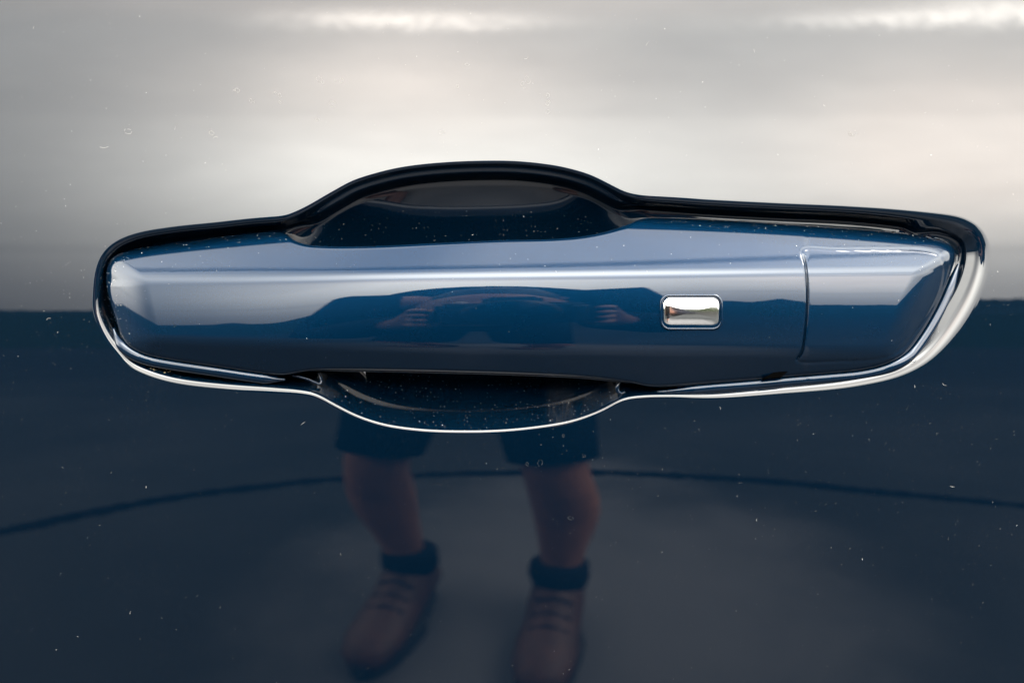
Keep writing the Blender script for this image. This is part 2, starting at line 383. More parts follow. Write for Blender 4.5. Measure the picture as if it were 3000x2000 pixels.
def handle_y(u, v, od):
    X = (u - 1500) * S; k = 1.0
    vc = crown_v(u); Z = (vc - v) * S
    bow = X * X / (2 * 0.85)
    Rv = 0.062
    front = lambda zz: zz * zz / (2 * Rv)
    yF = front(Z)
    zt = (vc - np.interp(u, [300, 500, 2700, 2800], [820, 819, 792, 791])) * S
    yT = front(zt) + math.tan(math.radians(36.5)) * (Z - zt) + (Z - zt) ** 2 / (2 * 0.12) * np.sign(Z - zt)
    zb = (vc - np.interp(u, [300, 440, 665, 1074, 1348, 1732, 2285, 2575, 2700], [985, 993, 1001, 1012, 1020, 1024, 1028, 1029, 1022])) * S
    yB = front(zb) + math.tan(math.radians(35)) * (zb - Z) + (zb - Z) ** 2 / (2 * 0.09) * np.sign(zb - Z)
    ul = np.interp(v, [780, 838, 1000, 1060], [398, 396, 425, 450])
    yL = front(np.clip(Z, zb, zt)) * 0.75 + math.tan(math.radians(29)) * (ul - u) * S
    ur = 2706 - (v - 796) * 0.42
    yR = front(np.clip(Z, zb, zt)) * 0.75 + math.tan(math.radians(33)) * (u - ur) * S
    y = smax(yF, yT, 0.0010); y = smax(y, yB, 0.0010)
    y = smax(y, yL, 0.0024); y = smax(y, yR, 0.0022)
    re = 10.0 + 15.0 * smooth01((800 - v) / 60.0) * np.clip(smooth01((860 - u) / 60.0) * smooth01((u - 330) / 70.0) + smooth01((u - 1860) / 60.0), 0, 1); q = np.clip(re - od, 0, re)
    y = y + (re - np.sqrt(np.maximum(re * re - q * q, 0))) * S * 0.95
    return APEX + bow + y
od = dist_poly(np.stack([HU, HV], 1), ho[::2])
od[:NH] = 0
hy = handle_y(HU, HV, od)
dg = dist_poly(np.stack([HU, HV], 1), CAP)
vert_part = smooth01((2385 - HU) / 20) * smooth01((HV - 740) / 30) * smooth01((1062 - HV) / 20)
hy += np.exp(-(dg / (3.4 - 0.7 * vert_part)) ** 2) * (0.00017 + 0.0009 * vert_part)
HVV = place(HU, HV, hy)
nr = len(qs)
# rim: the shell turns back into the recess
rim0 = HVV[:NH].copy()
nin3 = np.stack([hn[:, 0], np.zeros(NH), -hn[:, 1]], 1)
slot_h = 1 - smooth01((ho[:, 0] - 860) / 60) * smooth01((1850 - ho[:, 0]) / 60)
back = []
for dy, ins in ((0.0006, 0.00005), (0.0016, 0.0003), (0.0032, 0.0007), (0.0052, 0.0014)):
    r = rim0 + nin3 * ins; r[:, 1] += dy * (0.7 + 0.5 * slot_h); back.append(r)
rb = back[-1]; spb = place(hs[:, 0], hs[:, 1], np.full(NH, 0.0)); spb[:, 1] = rb[:, 1].mean() + 0.001
for f in (0.15, 0.4, 0.7, 1.0): back.append(rb * (1 - f) + spb * f)
allv = np.vstack([np.vstack(back[::-1]), HVV])
nb = len(back)
HF = ring_faces(nb + nr, NH, True)
uv_all = np.vstack([np.zeros((nb * NH, 2)), np.stack([HU, HV], 1)])
fc = uv_all[HF].mean(1)
front_face = HF.min(1) >= nb * NH
incap = inside_poly(fc, CAP[::2]) & front_face
def split_obj(name, V, Fs, mat, parent):
    used = np.unique(Fs); mp = -np.ones(len(V), int); mp[used] = np.arange(len(used))
    return obj(name, V[used], mp[Fs], mat, parent)
# smooth normals over the whole shell before it is split in two
tmp = bpy.data.meshes.new('tmp'); tmp.from_pydata(allv.tolist(), [], HF.tolist()); tmp.update()
vn = np.empty(len(allv) * 3); tmp.vertices.foreach_get('normal', vn); vn = vn.reshape(-1, 3); bpy.data.meshes.remove(tmp)
# the spine is doubled (upper and lower half meet there): give it its own exact normal
U_, V_ = HQ[-1][:, 0], HQ[-1][:, 1]
def hp(u, v): return place(u, v, handle_y(u, v, np.full(len(u), 100.0)))
for ringi in range(nr - 3, nr):
    U_, V_ = HQ[ringi][:, 0], HQ[ringi][:, 1]
    far = (np.abs(U_ - 2360) > 60)
    n_ = np.cross(hp(U_, V_ + 1) - hp(U_, V_ - 1), hp(U_ + 1, V_) - hp(U_ - 1, V_)); n_ /= np.linalg.norm(n_, axis=1)[:, None]
    n_[n_[:, 1] > 0] *= -1
    base = (nb + ringi) * NH
    idx = base + np.where(far)[0]; vn[idx] = n_[far]
def with_normals(name, Fs, mat, parent):
    used = np.unique(Fs); o = split_obj(name, allv, Fs, mat, parent)
    o.data.normals_split_custom_set_from_vertices(vn[used].tolist()); return o
door_handle = with_normals('door_handle', HF[~incap], M_handle, car_door)
lock_cover = with_normals('lock_cover', HF[incap], M_handle, door_handle)

def tube(path, rad, n=12, closed=False):
    P = np.asarray(path); m = len(P); V = []; Fs = []
    rad = np.broadcast_to(rad, (m,))
    for i in range(m):
        a = P[(i - 1) % m] if (closed or i) else P[i]; b = P[(i + 1) % m] if (closed or i < m - 1) else P[i]
        t = b - a; t /= np.linalg.norm(t); s1 = np.cross(t, (0, 1, 0)); s1 /= np.linalg.norm(s1); s2 = np.cross(t, s1)
        for k in range(n):
            w = 2 * math.pi * k / n; V.append(P[i] + rad[i] * (math.cos(w) * s1 + math.sin(w) * s2))
    for i in range(m if closed else m - 1):
        for k in range(n):
            i2 = (i + 1) % m; Fs.append((i * n + k, i * n + (k + 1) % n, i2 * n + (k + 1) % n, i2 * n + k))
    if not closed:
        Fs.append(tuple(range(n - 1, -1, -1))); Fs.append(tuple((m - 1) * n + k for k in range(n)))
    return np.array(V), Fs
# base trim: a thin rounded flange that closes the gap under the shell
def edge_run(u0, v0, u1, v1):
    i0 = np.argmin(((ho - (u0, v0)) ** 2).sum(1)); i1 = np.argmin(((ho - (u1, v1)) ** 2).sum(1))
    idx = np.arange(i0, i1 + 1) if i1 >= i0 else np.concatenate([np.arange(i0, NH), np.arange(0, i1 + 1)])
    return idx
def base_trim(a, b, rmax, dy, offpx):
    idx = edge_run(*a, *b)[::3]
    p = ho[idx] - hn[idx] * offpx
    y0 = HVV[:NH, 1][idx] + dy
    P = place(p[:, 0], p[:, 1], y0)
    f = np.linspace(0, 1, len(idx)); r = rmax * (0.25 + 0.75 * smooth01(np.minimum(f, 1 - f) * 9))
    V, Fs = tube(P, r, 14); return obj('base_trim', V, Fs, M_handle, door_handle)
base_trim((2801, 745), (1925, 1134), 0.0017, 0.0016, 13.0)
base_trim((835, 1098), (345, 955), 0.0017, 0.0016, 13.0)
base_trim((1850, 1122), (910, 1086), 0.0004, 0.0011, 0.0)

# keyless button: bezel and chrome insert
def rrect(cu, cv, w, h, r, n=10):
    pts = []
    for sx, sy, a0 in ((1, -1, -90), (1, 1, 0), (-1, 1, 90), (-1, -1, 180)):
        for k in range(n + 1):
            a = math.radians(a0 + 90 * k / n); pts.append((cu + sx * (w - r) + r * math.cos(a), cv + sy * (h - r) + r * math.sin(a)))
    return np.array(pts)
BU, BV = 2025.5, 914.0
def ybase(P): return handle_y(P[:, 0], P[:, 1], np.full(len(P), 100.0))
prof = [(92, 53, 27, 0.00000), (91, 52, 26, -0.00022), (89, 50, 25, -0.00036), (87, 48, 24, -0.00036), (85.5, 46.5, 23, -0.00022), (84.5, 45.8, 22, 0.0003), (84, 45.5, 22, 0.0009)]
rs = []
for w, h, r, dy in prof:
    p = rrect(BU, BV, w, h, r); rs.append(place(p[:, 0], p[:, 1], ybase(p) + dy))
nbz = len(rs[0])
obj('button_bezel', np.vstack(rs), ring_faces(len(rs), nbz, True), M_handle, door_handle)
rs = []
for f, dy in ((1.0, 0.0008), (1.0, 0.0001), (0.985, -0.00018), (0.955, -0.00038), (0.90, -0.00054), (0.8, -0.00064), (0.65, -0.0007), (0.5, -0.00072), (0.35, -0.00073), (0.2, -0.00073), (0.05, -0.00073)):
    ww, hh = 83.5 * (f if f > .9 else f), 45.2 * f
    ww = 83.5 - (45.2 - hh) * 1.0 if f > 0.8 else (83.5 - 9.04) * f / 0.8
    p = rrect(BU, BV, ww, hh, max(0.5, 21.5 * min(1, f) ))
    yy = np.full(len(p), float(ybase(np.array([[BU, BV]]))[0])) + ((p[:, 0] - BU) * S) ** 2 / (2 * 0.3) + (p[:, 0] - BU) * S * (BU - 1500) * S / 0.85
    yy += ((p[:, 1] - 905) * S) ** 2 / (2 * 0.011)
    rs.append(place(p[:, 0], p[:, 1], yy + dy))
V = np.vstack(rs); Fs = ring_faces(len(rs), nbz, True).tolist()
Fs.append([(len(rs) - 1) * nbz + k for k in range(nbz)][::-1])
obj('keyless_button', V, Fs, M_chrome, door_handle)

# drain notch under the handle's lower edge
def wedge(name, pts_uv, y0, y1, mat, parent):
    n = len(pts_uv); p = np.array(pts_uv, float)
    A = place(p[:, 0], p[:, 1], np.full(n, y0)); B = place(p[:, 0], p[:, 1], np.full(n, y1))
    return obj(name, np.vstack([A, B]), [tuple(range(n))] + [tuple(range(2 * n - 1, n - 1, -1))] + [(i, i + n, (i + 1) % n + n, (i + 1) % n) for i in range(n)], mat, parent, smooth=False)

poly = [(2234, 1109.5), (2268, 1089), (2309, 1088), (2289, 1103.5)]
yy_ = float(handle_y(np.array([2270.0]), np.array([1098.0]), dist_poly(np.array([[2270.0, 1098.0]]), ho))[0])
wedge('drain_notch', poly, yy_ - 0.0006, yy_ + 0.002, M_sootblack, door_handle)
hinge_path = place(np.array([858., 880, 903, 922, 937, 941, 934]), np.array([1099., 1104, 1111, 1119, 1124, 1112, 1092]), np.array([.0035, .0036, .0038, .004, .0042, .0046, .005]))
V, Fs = tube(catmull(hinge_path, 8, False), 0.00045, 10); obj('hinge_arm', V, Fs, M_handle, door_handle)
stop_path = place(np.array([1822., 1813, 1808, 1809, 1816, 1828]), np.array([1110., 1120, 1132, 1143, 1151, 1148]), np.array([.004, .0038, .0036, .0036, .0038, .0045]))
V, Fs = tube(catmull(stop_path, 8, False), 0.0006, 10); obj('bump_stop', V, Fs, M_handle, door_handle)

# the rest of the car body behind the door: it stands between the photographer and the sky on the far side
sec = [(0.10, 0.30), (0.055, 0.45), (0.045, 0.75), (0.075, 1.02), (0.11, 1.16), (0.16, 1.20), (0.32, 1.62), (0.42, 1.74), (0.60, 1.80), (1.30, 1.80), (1.50, 1.74), (1.60, 1.62), (1.76, 1.18), (1.85, 0.75), (1.80, 0.30)]
V = []; xs = [(-2.3, .9), (-2.25, 1), (-1.2, 1), (0, 1), (1.2, 1), (2.25, 1), (2.3, .9)]
for x_, k_ in xs:
    for y_, z_ in sec: V.append((x_, 0.95 + (y_ - 0.95) * k_, z_ if k_ == 1 else 0.3 + (z_ - 0.3) * .97))
ns_ = len(sec); Fs = ring_faces(len(xs), ns_).tolist() + [list(range(ns_))[::-1], [(len(xs) - 1) * ns_ + k for k in range(ns_)]]
obj('body_shell', np.array(V), Fs, M_paint, car_door, smooth=False)

# ------------------------------------------------------------------ ground, hills
def ground_material():
    m, t, b = mat_new('asphalt'); g = G(t)
    tc = t.nodes.new('ShaderNodeTexCoord'); P = tc.outputs['Object']
    n1 = g.noise(P, 0.9, 4, 0.55); n2 = g.noise(P, 160, 3, 0.7)
    f = g.m('ADD', g.m('MULTIPLY', n1, 0.7), g.m('MULTIPLY', n2, 0.3))
    c = g.mix(g.ss(f, 0.3, 0.7), (0.018, 0.020, 0.0215, 1), (0.029, 0.031, 0.033, 1))
    x, y, z = g.sep(P)
    yy = g.m('ADD', y, g.m('MULTIPLY', g.m('SUBTRACT', n1, 0.5), 1.5))
    old = g.mix(n2, (0.009, 0.010, 0.010, 1), (0.015, 0.015, 0.015, 1))
    grass = g.mix(g.ss(n2, 0.3, 0.7), (0.005, 0.008, 0.004, 1), (0.010, 0.013, 0.006, 1))
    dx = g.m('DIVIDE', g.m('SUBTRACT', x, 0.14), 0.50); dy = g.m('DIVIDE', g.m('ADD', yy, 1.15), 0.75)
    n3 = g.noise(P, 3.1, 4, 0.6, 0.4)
    pale_patch = g.ss(g.m('ADD', g.m('ADD', g.m('MULTIPLY', dx, dx), g.m('MULTIPLY', dy, dy)), g.m('MULTIPLY', g.m('SUBTRACT', n3, 0.5), 2.0)), 2.6, -0.4)
    c = g.mix(pale_patch, c, g.mix(n2, (0.066, 0.067, 0.072, 1), (0.102, 0.104, 0.111, 1)))   # paler, ragged-edged oval of ground around the photographer's feet
    c = g.mix(g.ss(yy, -1.2, -6.5), c, old)              # older, darker surfacing away from the car
    c = g.mix(g.ss(yy, -9.0, -9.8), c, grass)
    t.links.new(c, b.inputs['Base Color']); b.inputs['Roughness'].default_value = 0.95; b.inputs['Specular IOR Level'].default_value = 0.0
    bp = t.nodes.new('ShaderNodeBump'); bp.inputs['Distance'].default_value = 0.003; bp.inputs['Strength'].default_value = 0.6
    t.links.new(n2, bp.inputs['Height']); t.links.new(bp.outputs[0], b.inputs['Normal'])
    return m
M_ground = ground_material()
gs = 3000
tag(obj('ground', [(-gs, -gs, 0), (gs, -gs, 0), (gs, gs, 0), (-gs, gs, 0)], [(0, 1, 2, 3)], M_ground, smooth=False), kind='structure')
M_tar = simple('tar', (0.004, 0.004, 0.005), 0.95, nscale=30, namp=0.4)
SEAM = [(-6.0, 1.2), (-3.5, -0.1), (-2.2, -0.85), (-1.28, -1.449), (-1.126, -1.598), (-0.948, -1.751), (-0.734, -1.871), (-0.521, -1.964), (-0.156, -2.031), (0.303, -2.043), (0.564, -1.989), (0.813, -1.92), (1.037, -1.816), (1.411, -1.659), (2.2, -1.25), (3.5, -0.5), (6.0, 0.9)]
sp = catmull(SEAM, 30, closed=False); tn = np.gradient(sp, axis=0); tn /= np.linalg.norm(tn, axis=1)[:, None]
nn = np.stack([-tn[:, 1], tn[:, 0]], 1); wj = 0.031 + RNG.normal(0, 0.006, len(sp))
Lp = sp + nn * wj[:, None] + RNG.normal(0, .004, sp.shape); Rp = sp - nn * wj[:, None] + RNG.normal(0, .004, sp.shape)
V = [(p[0], p[1], 0.004) for p in Lp] + [(p[0], p[1], 0.004) for p in Rp]; m_ = len(sp)
tag(obj('tar_seam', V, [(i, i + 1, m_ + i + 1, m_ + i) for i in range(m_ - 1)], M_tar, smooth=False), kind='structure')

def hills():
    V = []; Fs = []; n = 700; rows = 7
    az = np.radians(np.linspace(-115, 115, n))
    azd = np.degrees(az)
    el_ = np.interp(azd, [-115, -70, -50, -36, -30, -23, -19, -13, -5, 8, 16, 22, 30, 36, 50, 70, 115], [.6, .6, .5, .5, .4, .5, 3.5, 6, 6.5, 5, 3.5, 2.6, 1.8, 2.0, 1.8, 1.0, 1.0])
    el_ = gsmooth(el_[:, None], 4, False)[:, 0] + (gsmooth(RNG.normal(0, 1, (n, 1)), 1.5, False)[:, 0] * 0.30 + RNG.normal(0, 0.10, n)) * np.clip(el_ / 3, .12, 1)
    bump = np.interp(np.abs(azd), [0, 10, 26, 29], [1, 1, 1, 0])
    el_ += bump * (0.9 * np.clip(gsmooth(RNG.normal(0, 1, (n, 1)), 5, False)[:, 0] * 3, -1, 1.5) + 0.5 * gsmooth(RNG.normal(0, 1, (n, 1)), 2, False)[:, 0])
    hgt = 480 * np.tan(np.radians(np.maximum(el_, .15)))
    for r in range(rows):
        f = r / (rows - 1); dist_ = 300 + 180 * f; hh = hgt * math.sin(f * math.pi / 2) ** .7
        for i in range(n): V.append((math.sin(az[i]) * dist_, -math.cos(az[i]) * dist_, hh[i] - 0.3 if r else -0.5))
    for r in range(rows - 1):
        for i in range(n - 1): Fs.append((r * n + i, r * n + i + 1, (r + 1) * n + i + 1, (r + 1) * n + i))
    return tag(obj('hills', V, Fs, simple('wooded_slope', (0.010, 0.014, 0.013), 0.95, nscale=0.05, namp=0.5), smooth=False), kind='structure')
hills()
cb = [(x_, -1.42 + 0.02 * x_, 7.2 + 0.004 * (x_ - 1) ** 2) for x_ in np.linspace(-24, 24, 60)]
V, Fs = tube(np.array(cb), 0.021, 10)
tag(obj('overhead_cable', V, Fs, M_sootblack), 'dark overhead cable mirrored as a thin line along the top of the handle', 'cable')

# ------------------------------------------------------------------ the photographer who stands before the door and shows in the paint
M_skin = simple('skin', (0.235, 0.105, 0.070), 0.5, nscale=22, namp=0.5)
M_shirt = simple('dark_cotton', (0.012, 0.014, 0.022), 0.9, nscale=25)
M_shorts = simple('navy_twill', (0.006, 0.008, 0.014), 0.9, nscale=25)
M_hair = simple('dark_hair', (0.015, 0.010, 0.008), 0.6, nscale=200)
M_leather = simple('brown_leather', (0.044, 0.015, 0.010), 0.6, nscale=45, namp=0.85)
M_sole = simple('black_rubber', (0.008, 0.008, 0.009), 0.8)
M_sock = simple('dark_wool', (0.010, 0.012, 0.018), 0.95, nscale=80)
M_eye = simple('eye_white', (0.35, 0.33, 0.31), 0.3)
def loft(name, pts, radii, mat, parent, n=20, cap=True):
    P = np.array(pts, float); V = []; m_ = len(P)
    T = np.gradient(P, axis=0)
    for i in range(m_):
        t = T[i] / np.linalg.norm(T[i]); sx = np.array((1.0, 0, 0)) - t * t[0]; sx /= np.linalg.norm(sx); sy = np.cross(t, sx)
        for k in range(n):
            w = 2 * math.pi * k / n; V.append(P[i] + radii[i][0] * math.cos(w) * sx + radii[i][1] * math.sin(w) * sy)
    Fs = ring_faces(m_, n).tolist()
    if cap: Fs += [list(range(n))[::-1], [(m_ - 1) * n + k for k in range(n)]]
    return obj(name, np.array(V), Fs, mat, parent)
def join(objs):
    a = objs[0]; bm = bmesh.new(); 
    for o in objs: bm.from_mesh(o.data)
    bm.to_mesh(a.data); bm.free(); a.data.update()
    for o in objs[1:]: bpy.data.objects.remove(o)
    return a
person = tag(empty('person', (-0.06, -1.0, 0)), 'photographer in dark shirt, shorts and brown ankle boots bending towards the door', 'person')
joints = {'pelvis': (-.06, -1.06, .93, .12), 'spine': (-.055, -.89, 1.00, .125), 'chest': (-.04, -.74, 1.03, .125), 'neck': (-.03, -.61, 1.03, .062),
          'jaw': (-.025, -.52, .985, .06), 'head': (-.022, -.53, 1.045, .082), 'crown': (-.02, -.545, 1.095, .06), 'nose': (-.024, -.437, 1.01, .016), 'ear_a': (-.118, -.54, 1.03, .018), 'ear_b': (.074, -.54, 1.03, .018)}
edges = [('pelvis', 'spine'), ('spine', 'chest'), ('chest', 'neck'), ('neck', 'jaw'), ('jaw', 'head'), ('head', 'crown'), ('head', 'nose'), ('head', 'ear_a'), ('head', 'ear_b')]
legs = {'a': dict(hip=(-.16, -1.09, .87), knee=(-.236, -1.05, .50), calf=(-.238, -1.09, .37), shin=(-.212, -1.095, .22), ankle=(-.198, -1.10, .10), toe=(-.248, -.92, .045)),
        'b': dict(hip=(.03, -1.07, .87), knee=(.073, -1.00, .49), calf=(.098, -1.04, .36), shin=(.092, -1.04, .21), ankle=(.088, -1.04, .10), toe=(.054, -.86, .045))}
for k, L in legs.items():
    r = dict(hip=.085, knee=.060, calf=.069, shin=.044, ankle=.038, toe=.014); prev = 'pelvis'
    for jn in ('hip', 'knee', 'calf', 'shin', 'ankle', 'toe'):
        joints[k + jn] = (*L[jn], r[jn]); edges.append((prev, k + jn)); prev = k + jn
for k, sg in (('l', -1), ('r', 1)):
    sh = (-.03 + sg * .17, -.64, 1.072); el_ = (-.02 + sg * .215, -.60, .91); wr = (sg * .095, -.42, .955); pm = (sg * .088, -.385, .975)
    for jn, p, rr in (('sh', sh, .06), ('el', el_, .042), ('wr', wr, .028), ('pm', pm, .030)): joints[k + jn] = (*p, rr)
    edges += [('chest', k + 'sh'), (k + 'sh', k + 'el'), (k + 'el', k + 'wr'), (k + 'wr', k + 'pm')]
    for fi in range(4):          # fingers close round the front of the grip
        z0 = 1.012 - fi * .019; ln = (.030, .034, .032, .025)[fi]
        q = [(sg * .089, -.384, z0), (sg * .087, -.384 + ln * .75, z0), (sg * .074, -.384 + ln * 1.0, z0 - .002)]
        prev = k + 'pm'
        for j2, p in enumerate(q):
            nm = f'{k}f{fi}{j2}'; joints[nm] = (*p, (.0095, .0088, .0078)[j2]); edges.append((prev, nm)); prev = nm
    prev = k + 'pm'
    for j2, p in enumerate([(sg * .074, -.412, 1.005), (sg * .058, -.416, 1.028), (sg * .040, -.412, 1.036)]):
        nm = f'{k}t{j2}'; joints[nm] = (*p, (.0125, .0105, .009)[j2]); edges.append((prev, nm)); prev = nm
names = list(joints)
me = bpy.data.meshes.new('body'); me.from_pydata([joints[n_][:3] for n_ in names], [(names.index(a), names.index(b)) for a, b in edges], [])
body = bpy.data.objects.new('body', me); COL.objects.link(body)
sm_ = body.modifiers.new('Skin', 'SKIN'); sm_.use_smooth_shade = True
for i, n_ in enumerate(names):
    dta = me.skin_vertices[0].data[i]; dta.radius = (joints[n_][3],) * 2; dta.use_root = (n_ == 'pelvis')
ss_ = body.modifiers.new('Subdivision', 'SUBSURF'); ss_.levels = ss_.render_levels = 2
me.materials.append(M_skin)
body.parent = person; body.matrix_parent_inverse = person.matrix_world.inverted()
# hair, eyes
loft('hair', [(-.022, -.575, 1.0), (-.022, -.575, 1.05), (-.022, -.56, 1.09), (-.022, -.552, 1.13), (-.022, -.55, 1.14)], [(.070, .050), (.082, .070), (.080, .078), (.050, .055), (.01, .01)], M_hair, person)
for sx in (-.032, .032):
    ey = loft('eye', [(-.022 + sx, -.456, 1.043 + dz) for dz in (-.009, -.005, 0, .005, .009)], [(.002, .002), (.008, .008), (.0095, .0095), (.008, .008), (.002, .002)], M_eye, person, 10)
    loft('pupil', [(-.022 + sx, -.449, 1.043 + dz) for dz in (-.004, -.002, 0, .002, .004)], [(.001, .001), (.0035, .003), (.0042, .0036), (.0035, .003), (.001, .001)], M_hair, ey, 8)
    loft('eyebrow', [(-.022 + sx - .014, -.455, 1.057), (-.022 + sx, -.450, 1.061), (-.022 + sx + .014, -.455, 1.057)], [(.003, .003), (.004, .004), (.003, .003)], M_hair, person, 8)
loft('mouth', [(-.024 - .018, -.462, .972), (-.024, -.455, .970), (-.024 + .018, -.462, .972)], [(.003, .003), (.0055, .005), (.003, .003)], simple('lips', (.20, .07, .06), .5), person, 8)
# shirt with sleeves
a = loft('shirt', [(-.06, -1.10, .87), (-.058, -1.03, .95), (-.055, -.88, 1.03), (-.035, -.76, 1.065), (-.02, -.68, 1.055), (-.022, -.62, 1.04)], [(.175, .125), (.17, .12), (.185, .145), (.205, .142), (.19, .112), (.09, .07)], M_shirt, person, 28)
sl = []
for sg in (-1, 1):
    x0 = -.05 + sg * .12; sh = np.array((-.03 + sg * .17, -.64, 1.072)); el_ = np.array((-.02 + sg * .215, -.60, .91))
    sl.append(loft('sleeve', [(x0, -.68, 1.062), tuple(sh + (sg * .01, 0, .0)), tuple(sh * .6 + el_ * .4), tuple(sh * .1 + el_ * .9), tuple(el_ + np.array((-sg * .01, .03, .0))), tuple(el_ * .5 + np.array((sg * .095, -.42, .955)) * .5), tuple(el_ * .12 + np.array((sg * .095, -.42, .955)) * .88)], [(.07, .075), (.075, .078), (.066, .070), (.058, .060), (.056, .056), (.050, .050), (.042, .042)], M_shirt, person, 18))
join([a] + sl)
# shorts
a = loft('shorts', [(-.06, -1.07, .98), (-.058, -1.07, .93), (-.06, -1.08, .82), (-.06, -1.08, .79)], [(.165, .13), (.178, .135), (.185, .135), (.12, .09)], M_shorts, person, 28)
lg = []
for L, hx in ((legs['a'], -.01), (legs['b'], .01)):
    h_, k_ = np.array(L['hip']), np.array(L['knee'])
    lg.append(loft('leg_cloth', [tuple(h_ + (0, 0, .02)), tuple(h_ * .6 + k_ * .4), tuple(h_ * .3 + k_ * .7), tuple(h_ * .12 + k_ * .88)], [(.098, .105), (.090, .098), (.082, .088), (.078, .084)], M_shorts, person, 20))
join([a] + lg)
# boots and socks
for L in (legs['a'], legs['b']):
    an, to = np.array(L['ankle']), np.array(L['toe']); fwd = to - an; fwd[2] = 0; ln = np.linalg.norm(fwd); fwd /= ln
    heel = an - fwd * .075; heel[2] = .045
    loft('sock', [tuple(an + (0, 0, .09)), tuple(an + (0, 0, .075)), tuple(an + (0, 0, .045)), tuple(an + (0, 0, .02))], [(.044, .046), (.056, .058), (.058, .060), (.052, .054)], M_sock, person, 18)
    secs = [(-.075, .032, .055, .055), (-.05, .044, .070, .075), (-.01, .050, .090, .09), (.03, .052, .088, .085), (.08, .052, .062, .064), (.14, .056, .044, .054), (.19, .055, .038, .050), (.228, .044, .032, .042), (.248, .022, .022, .032)]
    V = []; sid = np.cross(fwd, (0, 0, 1))
    for d_, w_, h_, zc_ in secs:
        c_ = an + fwd * d_; 
        for k in range(16):
            t_ = 2 * math.pi * k / 16; V.append((*(c_[:2] + sid[:2] * w_ * math.cos(t_)), max(.022, zc_ * 1.0 + h_ * math.sin(t_) * .9)))
    Fs = ring_faces(len(secs), 16).tolist() + [list(range(16))[::-1], [(len(secs) - 1) * 16 + k for k in range(16)]]
    bt = obj('boot', np.array(V), Fs, M_leather, person)
    for q_ in range(4):
        d_ = .045 + q_ * .028; c_ = an[:2] + fwd[:2] * d_; zt_ = (.150, .130, .112, .100)[q_]
        P_ = [(*(c_ + sid[:2] * t_), zt_ - abs(t_) * .35) for t_ in (-.036, -.018, 0, .018, .036)]
        Vl, Fl = tube(np.array(P_), .0026, 8); obj('lace', Vl, Fl, M_sock, bt)
    V = []
    for zz in (0.002, .036):
        for k in range(28):
            t_ = 2 * math.pi * k / 28; x_ = math.cos(t_); y_ = math.sin(t_)
            c_ = an[:2] + fwd[:2] * (.085 + .168 * x_) + sid[:2] * y_ * (.062 if x_ > -.2 else .050); V.append((*c_, zz))
    obj('sole', np.array(V), ring_faces(2, 28).tolist() + [list(range(28))[::-1], [28 + k for k in range(28)]], M_sole, bt, smooth=False)
# the camera in the photographer's hands
cam_t = tag(empty('photo_camera', (0, -.38, .95)), 'black photo camera held in both hands before the door', 'camera')
def bevel_box(name, c, sz, bev, mat, parent):
    bm = bmesh.new(); bmesh.ops.create_cube(bm, size=1.0, matrix=Matrix.Translation(c) @ Matrix.Diagonal((*sz, 1)))
    bmesh.ops.bevel(bm, geom=bm.edges[:], offset=bev, segments=3, affect='EDGES')
    me = bpy.data.meshes.new(name); bm.to_mesh(me); bm.free(); me.materials.append(mat)
    o = bpy.data.objects.new(name, me); COL.objects.link(o); o.parent = parent; o.matrix_parent_inverse = parent.matrix_world.inverted(); return o
bevel_box('camera_body', (0, -.385, .995), (.142, .045, .082), .008, M_blackplastic, cam_t)
bevel_box('viewfinder_hump', (0, -.385, 1.046), (.055, .040, .028), .006, M_blackplastic, cam_t)
bevel_box('grip', (.060, -.36, .992), (.026, .028, .072), .009, M_blackplastic, cam_t)
lens = loft('lens', [(0, -.362, ZC), (0, -.34, ZC), (0, -.335, ZC), (0, -.29, ZC), (0, -.285, ZC), (0, -.270, ZC), (0, -.270, ZC), (0, -.276, ZC)], [(.032, .032), (.032, .032), (.036, .036), (.036, .036), (.038, .038), (.038, .038), (.033, .033), (.030, .030)], M_blackplastic, cam_t, 32)
bpy.context.view_layer.update()

# ------------------------------------------------------------------ dust, lint and dried drops that lie on the paint
def mesh_normals(o):
    n = np.empty(len(o.data.vertices) * 3); o.data.vertices.foreach_get('normal', n); return n.reshape(-1, 3)
DV, DF, DM = [], [], []
def fleck(p, n, a, b, m):
    n = n / np.linalg.norm(n); t = np.cross(n, RNG.normal(0, 1, 3)); t /= np.linalg.norm(t); q = np.cross(n, t)
    k0 = len(DV); k = RNG.integers(4, 6)
    for i in range(k):
        w = 2 * math.pi * i / k + RNG.uniform(-.4, .4); DV.append(p + t * a * math.cos(w) * RNG.uniform(.7, 1.2) + q * b * math.sin(w) * RNG.uniform(.7, 1.2) + n * 0.00001)
    DV.append(p + n * (0.00002 + 0.6 * min(a, b)))
    for i in range(k): DF.append((k0 + i, k0 + (i + 1) % k, k0 + k)); DM.append(m)
def lint(p, n, ln, m):
    n = n / np.linalg.norm(n); t = np.cross(n, RNG.normal(0, 1, 3)); t /= np.linalg.norm(t); q = np.cross(n, t)
    k0 = len(DV); bend = RNG.uniform(-1.2, 1.2); m_ = 7; w = RNG.uniform(.25, .5) * S
    for i in range(m_):
        f = i / (m_ - 1) - .5; c = p + t * ln * f + q * bend * ln * (f * f - .1) + n * 0.00004
        DV.append(c + q * w); DV.append(c - q * w)
    for i in range(m_ - 1): DF.append((k0 + 2 * i, k0 + 2 * i + 1, k0 + 2 * i + 3, k0 + 2 * i + 2)); DM.append(m)
def skin_pt(u, v): 
    return place(np.array([u]), np.array([v]), skin_y(np.array([u]), np.array([v])))[0]
OUTB = out - nin * (R * .6)[:, None]
